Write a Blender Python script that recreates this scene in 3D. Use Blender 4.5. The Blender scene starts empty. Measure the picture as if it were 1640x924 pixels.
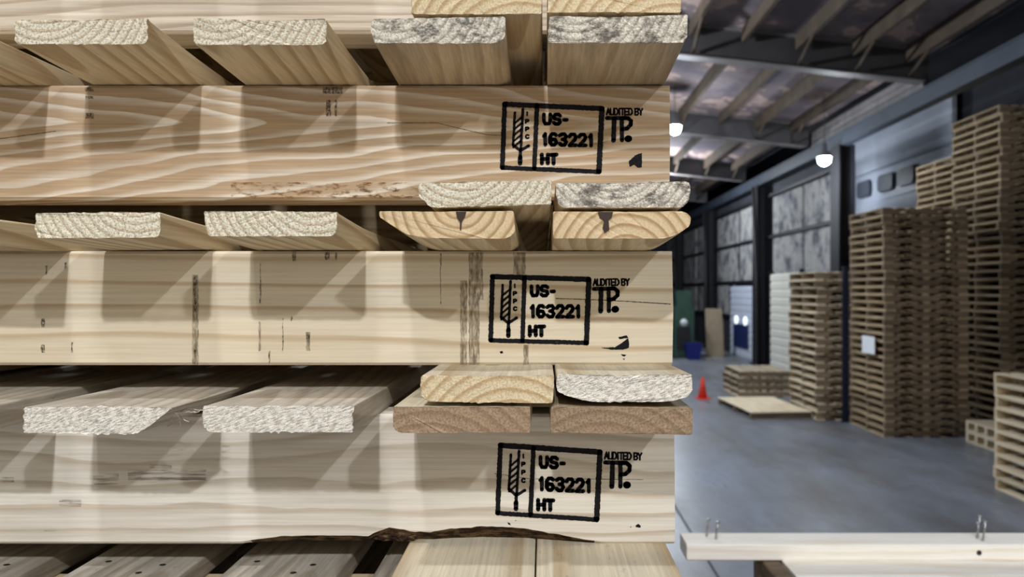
import bpy, bmesh, math, random
from mathutils import Vector, Matrix, noise as mnoise

random.seed(7)
SC = bpy.context.scene
COL = SC.collection

# ------------------------------------------------------------------ camera, world, lamps, exposure
CAMZ = 2.0355                      # phone held up at arm's length
F = 1150.0                         # focal length in pixels of the 1640 px frame
PX, PY = 870.0, 466.0              # where the optical axis meets the (cropped) frame

cam_d = bpy.data.cameras.new('camera')
cam = bpy.data.objects.new('camera', cam_d)
COL.objects.link(cam)
cam.location = (0, 0, CAMZ)
cam.rotation_euler = (math.radians(90), 0, 0)
cam_d.sensor_width = 36
cam_d.lens = F / 1640 * 36
cam_d.shift_x = -(PX - 820) / 1640
cam_d.shift_y = (PY - 462) / 1640
cam_d.clip_start = 0.02
cam_d.dof.use_dof = True
cam_d.dof.focus_distance = 0.52
cam_d.dof.aperture_fstop = 9.5
SC.camera = cam

world = bpy.data.worlds.new('world')
SC.world = world
world.use_nodes = True
world.node_tree.nodes['Background'].inputs[0].default_value = (0.92, 0.95, 1.0, 1)
world.node_tree.nodes['Background'].inputs[1].default_value = 0.10

SC.view_settings.view_transform = 'Standard'
SC.view_settings.look = 'None'
SC.view_settings.exposure = 0.0
SC.view_settings.gamma = 1.0
SC.view_settings.use_curve_mapping = False

# (x, y, z, watts): the ceiling lamps; the first two hang behind the photographer
LAMPS = [(-0.15, -3.95, 5.66, 240), (2.85, -3.95, 5.50, 168),
         (2.62, 14.3, 5.31, 120), (5.44, 13.9, 4.62, 62), (-1.0, 9.5, 5.45, 980), (3.2, 21.0, 5.2, 480), (7.4, 18.7, 4.98, 16),
         (-0.45, -0.78, 5.85, 54)]

# ------------------------------------------------------------------ helpers
def W(x, y, Y):
    """the point of the place that stands Y metres away behind pixel (x, y)"""
    return Vector(((x - PX) * Y / F, Y, CAMZ + (PY - y) * Y / F))

def s2l(c):
    c = c / 255.0
    return c / 12.92 if c <= 0.04045 else ((c + 0.055) / 1.055) ** 2.4

def rgb(r, g, b):
    return (s2l(r), s2l(g), s2l(b), 1.0)

def props(o, **kw):
    for k, v in kw.items():
        if v is not None:
            o[k] = v
    return o

def empty(name, loc, label=None, category=None, group=None, rz=0.0):
    o = bpy.data.objects.new(name, None)
    COL.objects.link(o)
    o.empty_display_size = 0.1
    o.location = loc
    o.rotation_euler = (0, 0, rz)
    return props(o, label=label, category=category, group=group)

def link(name, me, parent=None, loc=(0, 0, 0), rot=(0, 0, 0), **kw):
    o = bpy.data.objects.new(name, me)
    COL.objects.link(o)
    o.parent = parent
    o.location = loc
    o.rotation_euler = rot
    return props(o, **kw)

def copy_tree(o, parent=None):
    c = o.copy()
    COL.objects.link(c)
    if parent is not None:
        c.parent = parent
    for ch in list(o.children):
        copy_tree(ch, c)
    return c

class MB:
    """collects faces for one mesh"""
    def __init__(self):
        self.v, self.f, self.m, self.smooth = [], [], [], []
    def add(self, vs, fs, mat=0, smooth=False):
        b = len(self.v)
        self.v += [tuple(p) for p in vs]
        for f in fs:
            self.f.append([b + i for i in f])
            self.m.append(mat)
            self.smooth.append(smooth)
    def box(self, a, b, mat=0, M=None):
        (x0, y0, z0), (x1, y1, z1) = a, b
        vs = [Vector(p) for p in ((x0,y0,z0),(x1,y0,z0),(x1,y1,z0),(x0,y1,z0),(x0,y0,z1),(x1,y0,z1),(x1,y1,z1),(x0,y1,z1))]
        if M is not None:
            vs = [M @ p for p in vs]
        self.add(vs, [(0,3,2,1),(4,5,6,7),(0,1,5,4),(1,2,6,5),(2,3,7,6),(3,0,4,7)], mat)
    def bbox(self, a, b, bev=0.004, mat=0):
        """box with small chamfers along the four edges of its longest side"""
        d = [b[i] - a[i] for i in range(3)]
        ax = d.index(max(d))
        i, j = [k for k in range(3) if k != ax]
        bev = min(bev, d[i] * 0.3, d[j] * 0.3)
        ring = [(a[i]+bev,a[j]),(b[i]-bev,a[j]),(b[i],a[j]+bev),(b[i],b[j]-bev),(b[i]-bev,b[j]),(a[i]+bev,b[j]),(a[i],b[j]-bev),(a[i],a[j]+bev)]
        vs = []
        for t in (a[ax], b[ax]):
            for (p, q) in ring:
                c = [0, 0, 0]
                c[ax], c[i], c[j] = t, p, q
                vs.append(c)
        fs = [(k, (k+1) % 8, 8 + (k+1) % 8, 8 + k) for k in range(8)]
        if ax == 1:
            fs = [tuple(reversed(f)) for f in fs]
            self.add(vs, fs + [tuple(range(8)), tuple(reversed(range(8, 16)))], mat)
        else:
            self.add(vs, fs + [tuple(reversed(range(8))), tuple(range(8, 16))], mat)
    def tube(self, pts, r, n=8, mat=0, r2=None):
        pts = [Vector(p) for p in pts]
        b = []
        for k, p in enumerate(pts):
            t = (pts[min(k+1, len(pts)-1)] - pts[max(k-1, 0)]).normalized()
            a = t.orthogonal().normalized()
            c = t.cross(a)
            rr = r if r2 is None else r + (r2 - r) * k / (len(pts) - 1)
            b += [p + a * math.cos(2*math.pi*i/n) * rr + c * math.sin(2*math.pi*i/n) * rr for i in range(n)]
        fs = []
        for k in range(len(pts) - 1):
            for i in range(n):
                fs.append((k*n+i, k*n+(i+1) % n, (k+1)*n+(i+1) % n, (k+1)*n+i))
        fs += [tuple(reversed(range(n))), tuple(range((len(pts)-1)*n, len(pts)*n))]
        self.add(b, fs, mat, True)
    def mesh(self, name, mats):
        me = bpy.data.meshes.new(name)
        me.from_pydata(self.v, [], self.f)
        for m in mats:
            me.materials.append(m)
        for p, mi, s in zip(me.polygons, self.m, self.smooth):
            p.material_index = mi
            p.use_smooth = s
        me.update()
        return me

def box_mesh(name, a, b, mat, bev=0.0):
    m = MB()
    if bev:
        m.bbox(a, b, bev)
    else:
        m.box(a, b)
    return m.mesh(name, [mat])

# ------------------------------------------------------------------ node helpers
class NT:
    def __init__(self, name):
        self.mat = bpy.data.materials.new(name)
        self.mat.use_nodes = True
        self.t = self.mat.node_tree
        self.bsdf = self.t.nodes['Principled BSDF']
        self.out = self.t.nodes['Material Output']
    def put(self, sock, v):
        if isinstance(v, bpy.types.NodeSocket):
            self.t.links.new(v, sock)
        elif isinstance(v, (int, float)) and sock.type in ('VECTOR', 'RGBA'):
            sock.default_value = (v, v, v) if sock.type == 'VECTOR' else (v, v, v, 1)
        else:
            sock.default_value = v
    def node(self, kind, ins=None, **pr):
        n = self.t.nodes.new(kind)
        for k, v in pr.items():
            setattr(n, k, v)
        for k, v in (ins or {}).items():
            self.put(n.inputs[k], v)
        return n
    def m(self, op, a, b=0.0, c=0.0):
        return self.node('ShaderNodeMath', {0: a, 1: b, 2: c}, operation=op).outputs[0]
    def attr(self, name):
        return self.node('ShaderNodeAttribute', attribute_type='OBJECT', attribute_name=name).outputs['Fac']
    def noise(self, vec, scale=1.0, detail=3.0, rough=0.55, dist=0.0):
        return self.node('ShaderNodeTexNoise', {'Vector': vec, 'Scale': scale, 'Detail': detail, 'Roughness': rough, 'Distortion': dist}).outputs['Fac']
    def xyz(self, x, y, z):
        return self.node('ShaderNodeCombineXYZ', {0: x, 1: y, 2: z}).outputs[0]
    def ramp(self, fac, stops, interp='LINEAR'):
        n = self.node('ShaderNodeValToRGB', {0: fac})
        cr = n.color_ramp
        cr.interpolation = interp
        while len(cr.elements) < len(stops):
            cr.elements.new(0.5)
        for e, (p, c) in zip(cr.elements, stops):
            e.position = p
            e.color = c if isinstance(c, tuple) else (c, c, c, 1)
        return n.outputs[0]
    def mix(self, fac, a, b, mode='MIX'):
        n = self.node('ShaderNodeMix', data_type='RGBA', blend_type=mode)
        self.put(n.inputs[0], fac)
        self.put(n.inputs[6], a)
        self.put(n.inputs[7], b)
        return n.outputs[2]
    def rng(self, v, a, b, c, d):
        return self.node('ShaderNodeMapRange', {0: v, 1: a, 2: b, 3: c, 4: d}).outputs[0]
    def coords(self):
        tc = self.node('ShaderNodeTexCoord')
        s = self.node('ShaderNodeSeparateXYZ', {0: tc.outputs['Object']})
        return tc.outputs['Object'], s.outputs[0], s.outputs[1], s.outputs[2]
    def bump(self, h, strength, dist):
        n = self.node('ShaderNodeBump', {'Strength': strength, 'Distance': dist, 'Height': h})
        self.t.links.new(n.outputs[0], self.bsdf.inputs['Normal'])
    def finish(self, color, rough=0.7, spec=0.3):
        self.put(self.bsdf.inputs['Base Color'], color)
        self.put(self.bsdf.inputs['Roughness'], rough)
        self.bsdf.inputs['Specular IOR Level'].default_value = spec
        return self.mat

def plain(name, color, rough=0.6, metal=0.0, var=0.12, scale=6.0, spec=0.4):
    n = NT(name)
    P, x, y, z = n.coords()
    f = n.noise(P, scale, 5)
    c = n.mix(n.rng(f, 0.3, 0.7, 0.0, 1.0), tuple(v * (1 - var) for v in color[:3]) + (1,), tuple(min(1, v * (1 + var)) for v in color[:3]) + (1,))
    n.bsdf.inputs['Metallic'].default_value = metal
    return n.finish(c, rough, spec)

def grain_uvw(n, axis):
    P, x, y, z = n.coords()
    if axis == 'X':
        return x, y, z
    return y, x, z

def lumber(name, axis, light, dark, freq=120, pith=(0.0, -0.05), wob=0.010, taper=0.0, wobs=(2.2, 14.0), contrast=0.75,
           fiber=0.35, mottle=None, mott_amt=0.35, band=(0.45, 0.80, 0.95), spots=0.0, gray=0.0):
    """planed pine: growth rings around a pith, drawn out along the grain"""
    n = NT(name)
    u, v, w = grain_uvw(n, axis)
    seed = n.attr('seed')
    tone = n.attr('tone')
    so = n.m('MULTIPLY', seed, 3.71)
    nv = n.xyz(n.m('MULTIPLY_ADD', u, wobs[0], so), n.m('MULTIPLY_ADD', v, wobs[1], seed), n.m('MULTIPLY', w, wobs[1]))
    wobn = n.m('SUBTRACT', n.noise(nv, 1.0, 2.0, 0.45), 0.5)
    nv2 = n.xyz(n.m('MULTIPLY_ADD', u, wobs[0] * 7, so), n.m('MULTIPLY', v, wobs[1] * 5), n.m('MULTIPLY', w, wobs[1] * 5))
    wobn2 = n.m('SUBTRACT', n.noise(nv2, 1.0, 2.0), 0.5)
    pv = n.m('ADD', n.m('MULTIPLY', n.m('SINE', n.m('MULTIPLY', seed, 12.9)), 0.035), pith[0])
    dv = n.m('SUBTRACT', v, pv)
    dw = n.m('SUBTRACT', w, pith[1])
    r = n.m('SQRT', n.m('ADD', n.m('MULTIPLY', dv, dv), n.m('MULTIPLY', dw, dw)))
    r = n.m('ADD', r, n.m('MULTIPLY', wobn, wob * 2))
    r = n.m('ADD', r, n.m('MULTIPLY', wobn2, wob * 0.12))
    if taper:
        r = n.m('MULTIPLY_ADD', u, taper, r)
    ring = n.m('FRACT', n.m('MULTIPLY', r, freq))
    late = n.ramp(ring, [(0.0, 0.0), (band[0], 0.08), (band[1], 1.0), (band[2], 0.9), (1.0, 0.0)])
    fv = n.xyz(n.m('MULTIPLY_ADD', u, 9.0, so), n.m('MULTIPLY', v, 420.0), n.m('MULTIPLY', w, 420.0))
    fib = n.noise(fv, 1.0, 3.0, 0.6)
    lowv = n.xyz(n.m('MULTIPLY_ADD', u, 3.0, so), n.m('MULTIPLY', v, 22.0), n.m('MULTIPLY_ADD', w, 22.0, so))
    low = n.noise(lowv, 1.0, 3.0)
    c = n.mix(n.m('MULTIPLY', late, contrast), light, dark)
    if mottle:
        c = n.mix(n.m('MULTIPLY', n.rng(low, 0.42, 0.66, 0.0, 1.0), mott_amt), c, mottle)
    fm = n.rng(fib, 0.25, 0.75, 1.0 - fiber, 1.0 + fiber * 0.35)
    c = n.mix(1.0, c, n.node('ShaderNodeCombineColor', {0: fm, 1: fm, 2: fm}).outputs[0], 'MULTIPLY')
    if spots:
        sv = n.xyz(n.m('MULTIPLY_ADD', u, 60.0, so), n.m('MULTIPLY', v, 160.0), n.m('MULTIPLY', w, 160.0))
        sp = n.rng(n.noise(sv, 1.0, 4.0, 0.7), 0.60, 0.70, 0.0, spots)
        c = n.mix(sp, c, rgb(70, 58, 44))
    if gray:
        gv = n.xyz(n.m('MULTIPLY_ADD', u, 12.0, so), n.m('MULTIPLY', v, 40.0), n.m('MULTIPLY', w, 40.0))
        c = n.mix(n.rng(n.noise(gv, 1.0, 5.0, 0.65), 0.35, 0.65, 0.0, gray), c, rgb(146, 138, 126))
    tn = n.m('ADD', 1.0, tone)
    c = n.mix(1.0, c, n.node('ShaderNodeCombineColor', {0: tn, 1: tn, 2: tn}).outputs[0], 'MULTIPLY')
    n.bump(n.m('ADD', n.m('MULTIPLY', fib, 1.0), n.m('MULTIPLY', late, 0.3)), 0.35, 0.0004)
    return n.finish(c, 0.72, 0.25)

def endgrain(name, axis, pale, ringc, crev, freq=170, pith=(0.0, -0.03), amp=0.045, fuzz=1.0, ringamt=0.55, crevamt=0.75,
             fscale=(620.0, 620.0), slant=0.0, mould=0.0, bumpd=0.0016, crevpos=(0.40, 0.56)):
    """rough saw-cut end with torn fibres"""
    n = NT(name)
    u, v, w = grain_uvw(n, axis)
    seed = n.attr('seed')
    so = n.m('MULTIPLY', seed, 3.71)
    pv = n.m('ADD', n.m('MULTIPLY', n.m('SINE', n.m('MULTIPLY', seed, 12.9)), amp), pith[0])
    dv = n.m('SUBTRACT', v, pv)
    dw = n.m('SUBTRACT', w, pith[1])
    r = n.m('SQRT', n.m('ADD', n.m('MULTIPLY', dv, dv), n.m('MULTIPLY', dw, dw)))
    wn = n.m('SUBTRACT', n.noise(n.xyz(n.m('MULTIPLY_ADD', v, 40.0, so), so, n.m('MULTIPLY', w, 40.0)), 1.0, 3.0), 0.5)
    r = n.m('MULTIPLY_ADD', wn, 0.004, r)
    ring = n.m('FRACT', n.m('MULTIPLY', r, freq))
    late = n.ramp(ring, [(0.0, 0.0), (0.5, 0.1), (0.82, 1.0), (0.95, 0.8), (1.0, 0.0)])
    ca, sa = math.cos(slant), math.sin(slant)
    p = n.m('ADD', n.m('MULTIPLY', v, ca), n.m('MULTIPLY', w, sa))
    q = n.m('SUBTRACT', n.m('MULTIPLY', w, ca), n.m('MULTIPLY', v, sa))
    fz = n.noise(n.xyz(n.m('MULTIPLY_ADD', p, fscale[0], so), n.m('MULTIPLY', u, 300.0), n.m('MULTIPLY', q, fscale[1])), 1.0, 4.0, 0.62)
    fz2 = n.noise(n.xyz(n.m('MULTIPLY_ADD', v, 1500.0, so), so, n.m('MULTIPLY', w, 1500.0)), 1.0, 2.0, 0.6)
    c = n.mix(n.m('MULTIPLY', late, ringamt), pale, ringc)
    cv = n.m('ADD', n.m('MULTIPLY', fz, 0.7), n.m('MULTIPLY', fz2, 0.3))
    c = n.mix(n.rng(cv, crevpos[0], crevpos[1], crevamt, 0.0), c, crev)
    if mould:
        mv = n.noise(n.xyz(n.m('MULTIPLY_ADD', v, 60.0, so), so, n.m('MULTIPLY', w, 120.0)), 1.0, 5.0, 0.75)
        c = n.mix(n.rng(n.m('ADD', mv, n.m('MULTIPLY', fz2, 0.25)), 0.60, 0.72, 0.0, mould), c, rgb(45, 42, 38))
    tn = n.m('ADD', 1.0, n.attr('tone'))
    c = n.mix(1.0, c, n.node('ShaderNodeCombineColor', {0: tn, 1: tn, 2: tn}).outputs[0], 'MULTIPLY')
    n.bump(n.m('ADD', cv, n.m('MULTIPLY', late, 0.12)), fuzz, bumpd)
    return n.finish(c, 0.85, 0.15)

# ------------------------------------------------------------------ materials
M_BOARD = lumber('pine_board', 'Y', rgb(230, 211, 174), rgb(168, 132, 88), freq=85, pith=(0.0, -0.016), wob=0.008, wobs=(2.5, 9.0), taper=0.10, contrast=0.60, fiber=0.22)
M_BOARD_STAIN = lumber('pine_board_stained', 'Y', rgb(222, 202, 168), rgb(160, 128, 88), freq=80, pith=(0.0, -0.03), wob=0.012, taper=0.06, contrast=0.4, fiber=0.30, mottle=rgb(92, 74, 54), mott_amt=0.6, gray=0.2)
M_BOARD_WORN = lumber('pine_board_weathered', 'Y', rgb(220, 210, 194), rgb(164, 148, 124), freq=110, pith=(0.0, -0.02), wob=0.010, taper=0.08, contrast=0.55, fiber=0.30, gray=0.55, spots=0.4)
M_BOARD_CREAM = lumber('pine_board_cream', 'Y', rgb(230, 218, 192), rgb(184, 156, 116), freq=85, pith=(0.0, -0.09), wob=0.004, contrast=0.7, fiber=0.25, gray=0.2, spots=0.25)
M_STR_A = lumber('pine_stringer_streaked', 'X', rgb(238, 226, 208), rgb(170, 146, 118), freq=150, pith=(0.03, 0.05), wob=0.020, wobs=(2.0, 16.0), taper=0.04, contrast=0.6, fiber=0.30, mottle=rgb(176, 166, 154), mott_amt=0.5)
M_STR_B = lumber('pine_stringer_swirled', 'X', rgb(198, 172, 140), rgb(244, 235, 220), freq=100, pith=(0.024, 0.060), wob=0.020, wobs=(4.5, 15.0), taper=0.12, contrast=0.92, fiber=0.28, mottle=rgb(170, 140, 108), mott_amt=0.5, band=(0.50, 0.84, 0.95))
M_STR_C = lumber('pine_stringer_pale', 'X', rgb(230, 219, 197), rgb(170, 138, 94), freq=44, pith=(0.01, -0.16), wob=0.022, wobs=(1.6, 9.0), contrast=0.62, fiber=0.14, band=(0.74, 0.88, 0.94), mottle=rgb(226, 206, 170), mott_amt=0.4)
M_STR_D = lumber('pine_stringer_smooth', 'X', rgb(236, 229, 216), rgb(176, 154, 124), freq=56, pith=(0.03, -0.11), wob=0.040, wobs=(2.4, 11.0), contrast=0.55, fiber=0.20, mottle=rgb(196, 184, 170), mott_amt=0.45, band=(0.60, 0.86, 0.95))
M_STR_E = lumber('pine_stringer_plain', 'X', rgb(218, 196, 160), rgb(176, 138, 92), freq=60, pith=(0.0, -0.12), contrast=0.6)
E_WHITE = endgrain('sawn_end_white', 'Y', rgb(244, 236, 214), rgb(176, 152, 114), rgb(138, 118, 86), freq=185, pith=(0, 0.045), amp=0.030, ringamt=0.62, crevamt=0.85, bumpd=0.0014, crevpos=(0.36, 0.53))
E_TAN = endgrain('sawn_end_tan', 'Y', rgb(234, 216, 180), rgb(180, 146, 100), rgb(158, 126, 84), freq=130, pith=(0.0, -0.035), ringamt=0.75, crevamt=0.45, bumpd=0.0008)
E_SMOOTH_UP = endgrain('sawn_end_smooth_arched', 'Y', rgb(226, 203, 164), rgb(160, 124, 82), rgb(164, 136, 98), freq=150, pith=(0.004, -0.012), amp=0.0, fuzz=0.6, ringamt=0.8, crevamt=0.30, bumpd=0.0005)
E_SMOOTH = endgrain('sawn_end_smooth', 'Y', rgb(226, 203, 164), rgb(160, 124, 82), rgb(164, 136, 98), freq=150, pith=(0.008, 0.030), amp=0.0, fuzz=0.6, ringamt=0.8, crevamt=0.30, bumpd=0.0005)
E_MOULD = endgrain('sawn_end_mouldy', 'Y', rgb(244, 236, 220), rgb(150, 134, 112), rgb(108, 96, 80), freq=185, pith=(0, 0.045), amp=0.03, mould=0.75, ringamt=0.6, bumpd=0.0011, crevamt=0.6)
E_BROWN = endgrain('sawn_end_brown', 'Y', rgb(178, 152, 124), rgb(124, 100, 76), rgb(106, 86, 66), freq=120, pith=(0.02, -0.05), fuzz=0.8, ringamt=0.5, crevamt=0.6, bumpd=0.0007)
E_TORN = endgrain('sawn_end_torn', 'Y', rgb(250, 244, 232), rgb(216, 202, 178), rgb(124, 108, 90), freq=150, pith=(0, 0.06), slant=0.35, fscale=(230.0, 950.0), ringamt=0.3, crevamt=0.7, bumpd=0.0012)
E_STRX = endgrain('sawn_end_stringer', 'X', rgb(220, 198, 160), rgb(170, 130, 84), rgb(140, 112, 76), freq=150, fuzz=0.7, bumpd=0.0006)

def bark_mat():
    n = NT('bark_wane')
    P, x, y, z = n.coords()
    f = n.noise(n.xyz(n.m('MULTIPLY', x, 70.0), n.m('MULTIPLY', y, 160.0), n.m('MULTIPLY', z, 160.0)), 1.0, 6.0, 0.7)
    c = n.ramp(f, [(0.30, rgb(26, 20, 16)), (0.47, rgb(62, 48, 36)), (0.60, rgb(128, 104, 76)), (0.72, rgb(48, 40, 32))])
    n.bump(f, 1.0, 0.003)
    return n.finish(c, 0.9, 0.1)
M_BARK = bark_mat()

def ink_mat():
    n = NT('stamp_ink')
    P, x, y, z = n.coords()
    f = n.noise(n.xyz(n.m('MULTIPLY', x, 140.0), 0.0, n.m('MULTIPLY', z, 700.0)), 1.0, 4.0, 0.7)
    c = n.mix(n.rng(f, 0.35, 0.7, 0.0, 1.0), rgb(8, 8, 13), rgb(26, 25, 31))
    a = n.rng(f, 0.66, 0.76, 1.0, 0.25)
    n.put(n.bsdf.inputs['Alpha'], a)
    return n.finish(c, 0.75, 0.2)
M_INK = ink_mat()

def scuff_mat(name, color, lo, hi, sx, sz, amax):
    n = NT(name)
    P, x, y, z = n.coords()
    f = n.noise(n.xyz(n.m('MULTIPLY', x, sx), 0.0, n.m('MULTIPLY', z, sz)), 1.0, 5.0, 0.7)
    n.put(n.bsdf.inputs['Alpha'], n.rng(f, lo, hi, 0.0, amax))
    return n.finish(color, 0.85, 0.1)
M_SCUFF = scuff_mat('grey_scuff', rgb(112, 98, 76), 0.34, 0.66, 420.0, 120.0, 0.72)
M_TICK = scuff_mat('dark_tick', rgb(48, 40, 32), 0.38, 0.62, 700.0, 420.0, 0.80)
M_CRACK = plain('hairline_crack', rgb(60, 46, 34), 0.9)
M_HOLE = plain('nail_hole_dark', rgb(44, 36, 28), 0.9)
M_RESIN = plain('dark_resin_knot', rgb(52, 34, 28), 0.45, scale=60)
M_NAIL = plain('nail_steel', rgb(170, 170, 172), 0.3, 0.9)

def bgwood(name, light, dark, axis):
    n = NT(name)
    u, v, w = grain_uvw(n, axis)
    seed = n.attr('seed')
    so = n.m('MULTIPLY', seed, 3.71)
    f = n.noise(n.xyz(n.m('MULTIPLY_ADD', u, 2.5, so), n.m('MULTIPLY_ADD', v, 40.0, so), n.m('MULTIPLY', w, 40.0)), 1.0, 3.0)
    c = n.mix(n.rng(f, 0.3, 0.7, 0.0, 1.0), light, dark)
    tn = n.m('ADD', 1.0, n.attr('tone'))
    c = n.mix(1.0, c, n.node('ShaderNodeCombineColor', {0: tn, 1: tn, 2: tn}).outputs[0], 'MULTIPLY')
    return n.finish(c, 0.8, 0.2)
M_BGY = bgwood('pallet_wood_boards', rgb(206, 186, 154), rgb(156, 134, 104), 'Y')
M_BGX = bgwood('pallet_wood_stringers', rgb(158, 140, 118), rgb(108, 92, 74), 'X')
M_BGYL = bgwood('pale_pallet_wood_boards', rgb(234, 222, 198), rgb(206, 188, 156), 'Y')
M_BGXL = bgwood('pale_pallet_wood_stringers', rgb(226, 210, 182), rgb(190, 168, 134), 'X')

def floor_mat():
    n = NT('concrete_floor')
    P, x, y, z = n.coords()
    a = n.noise(n.xyz(n.m('MULTIPLY', x, 1.0), n.m('MULTIPLY', y, 0.35), 0.0), 1.3, 6.0, 0.6)
    b = n.noise(P, 9.0, 6.0, 0.7)
    c = n.mix(n.rng(a, 0.35, 0.65, 0.0, 1.0), rgb(152, 161, 176), rgb(114, 115, 118))
    c = n.mix(n.rng(n.noise(P, 0.6, 4.0), 0.5, 0.72, 0.0, 0.5), c, rgb(112, 106, 94))
    c = n.mix(n.rng(b, 0.4, 0.75, 0.0, 0.35), c, rgb(92, 94, 100))
    n.bump(b, 0.03, 0.002)
    return n.finish(c, n.rng(a, 0.3, 0.7, 0.26, 0.42), 0.5)
M_FLOOR = floor_mat()
M_SEAM = plain('floor_seam', rgb(70, 72, 78), 0.9)

def patchy(name, stops, scale, rough=0.85, sx=1.0):
    n = NT(name)
    P, x, y, z = n.coords()
    f = n.noise(n.xyz(n.m('MULTIPLY', x, sx), y, z), scale, 5.0, 0.6)
    return n.finish(n.ramp(f, stops), rough, 0.2)
M_ROOF = patchy('roof_deck', [(0.38, rgb(104, 98, 106)), (0.46, rgb(122, 112, 116)), (0.53, rgb(128, 116, 118)), (0.545, rgb(178, 156, 148)), (0.70, rgb(156, 138, 134))], 1.0)
def emit_mat(name, color, strength):
    n = NT(name)
    n.bsdf.inputs['Base Color'].default_value = color
    n.bsdf.inputs['Emission Color'].default_value = color
    n.bsdf.inputs['Emission Strength'].default_value = strength
    return n.mat
M_STEEL = plain('dark_painted_steel', rgb(62, 60, 62), 0.55, 0.0, 0.2, 2.0)
M_STEEL_LIP = plain('lit_steel_tone', rgb(116, 112, 112), 0.5, 0.0, 0.25, 3.0)  # paler than the rafter web: light on the lower flange put into the colour
M_GIRDER = plain('blue_grey_girder', rgb(60, 67, 78), 0.5, 0.0, 0.15, 2.0)
M_JOIST = plain('timber_joist', rgb(72, 61, 50), 0.8, 0.0, 0.3, 3.0)
M_COLUMN = plain('near_black_column', rgb(22, 22, 28), 0.6, 0.0, 0.2, 3.0)
M_INSUL = patchy('mottled_insulation', [(0.36, rgb(92, 94, 100)), (0.48, rgb(150, 150, 152)), (0.60, rgb(178, 176, 172)), (0.72, rgb(120, 118, 118))], 2.6)
M_WALL = plain('dark_wall_lining', rgb(58, 60, 68), 0.8, 0.0, 0.2, 1.0)
M_WHITE = plain('white_painted_steel', rgb(206, 214, 230), 0.45, 0.0, 0.05, 2.0)
M_CREAM = plain('cream_painted_steel', rgb(240, 238, 226), 0.5, 0.0, 0.05, 2.0)
M_BLUE = plain('navy_paint', rgb(24, 40, 92), 0.45)
M_POST = plain('blue_rack_paint', rgb(10, 20, 44), 0.6)
M_VENT = plain('grey_vent', rgb(92, 98, 112), 0.5)
M_GREEN = plain('green_machine_paint', rgb(46, 74, 62), 0.5, 0.0, 0.25)
M_DARK = plain('black_plastic', rgb(28, 28, 32), 0.6)
M_BIN = plain('blue_plastic', rgb(24, 36, 120), 0.4)
M_PLY = plain('tan_plywood', rgb(150, 134, 112), 0.8, 0.0, 0.15, 4.0)
M_ORANGE = plain('orange_plastic', rgb(232, 62, 40), 0.45)
M_CONEW = plain('white_reflective_band', rgb(230, 230, 230), 0.4)
M_PAPER = plain('white_paper', rgb(240, 244, 250), 0.7, 0.0, 0.03)
M_CARTON = plain('pale_carton', rgb(182, 160, 146), 0.8, 0.0, 0.1)
M_ALU = plain('lamp_aluminium', rgb(150, 152, 158), 0.35, 0.7)
M_BENCH = plain('bench_frame_steel', rgb(70, 74, 82), 0.5, 0.3)

M_LENS = emit_mat('lamp_lens_glow', (0.86, 0.93, 1.0, 1), 60.0)
M_DISC = emit_mat('glowing_door_disc', (0.86, 0.97, 1.0, 1), 1.3)  # the door discs get a glow of their own to stand out
M_GAUGE = plain('gauge_dial', rgb(214, 220, 224), 0.4, 0.0, 0.02)

# ------------------------------------------------------------------ the building
X_G = 6.0                                        # line of the columns and the girder
def rafter_low(x):
    return 5.88 - 0.108 * x

fl = link('floor', box_mesh('floor', (-14, -14, -0.2), (13, 40, 0.0), M_FLOOR), kind='structure')
for (a, b) in (((1.235, -6.0, 0.0003), (1.255, 8.0, 0.0012)),):
    link('joint', box_mesh('floor_joint', a, b, M_SEAM), fl)

ce = empty('ceiling', (0, 0, 6.4)); props(ce, kind='structure')
def sloped(x0, x1, y0, y1, lo, hi):
    m = MB()
    vs = []
    for (x, dz) in ((x0, lo), (x1, lo), (x1, hi), (x0, hi)):
        for y in (y0, y1):
            vs.append((x, y, rafter_low(x) + dz - 6.4))
    m.add(vs, [(0,2,3,1),(2,4,5,3),(4,6,7,5),(6,0,1,7),(0,6,4,2),(1,3,5,7)])
    return m
link('recess_roof', box_mesh('recess_roof', (6.12, -6.4, 6.5), (8.8, 36, 6.6), M_WALL), ce, (0, 0, -6.4))
link('upstand', box_mesh('upstand', (6.05, -6.4, 5.70), (6.12, 36, 6.6), M_WALL), ce, (0, 0, -6.4))
link('roof_deck', sloped(-12, 6.05, -6.4, 36, 0.52, 0.60).mesh('roof_deck', [M_ROOF]), ce)
for y in (6.1, 11.1, 16.1, 21.1, 26.1, 31.1):
    link('rafter', sloped(-12, 5.95, y - 0.012, y + 0.012, 0.015, 0.5).mesh('rafter', [M_STEEL]), ce)
    link('rafter_flange', sloped(-12, 5.85, y - 0.11, y + 0.11, 0.0, 0.02).mesh('rafter_flange', [M_STEEL_LIP]), ce)
    link('rafter_flange', sloped(-12, 5.95, y - 0.11, y + 0.11, 0.485, 0.515).mesh('rafter_flange', [M_STEEL_LIP]), ce)
random.seed(3)
for y in (1.1, 6.1, 11.1, 16.1, 21.1, 26.1):
    for k in range(9):
        x = 5.55 - 0.83 * k + random.uniform(-0.05, 0.05)
        dz = random.uniform(0.24, 0.30)
        m = MB()
        z = rafter_low(x) - 6.4
        m.box((x - 0.03, y + 0.10, z + dz), (x + 0.03, y + 4.9, z + 0.50))
        link('joist', m.mesh('joist', [M_JOIST]), ce)
        for (ya, yb) in ((y + 0.95, y + 0.08), (y + 4.05, y + 4.92)):   # knee braces from the joist down to the rafter foot
            if random.random() < 0.75:
                m = MB()
                m.tube([(x, ya, z + 0.34), (x + 0.03, yb, z + 0.06)], 0.028, 6)
                link('strut', m.mesh('strut', [M_JOIST]), ce)
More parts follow.
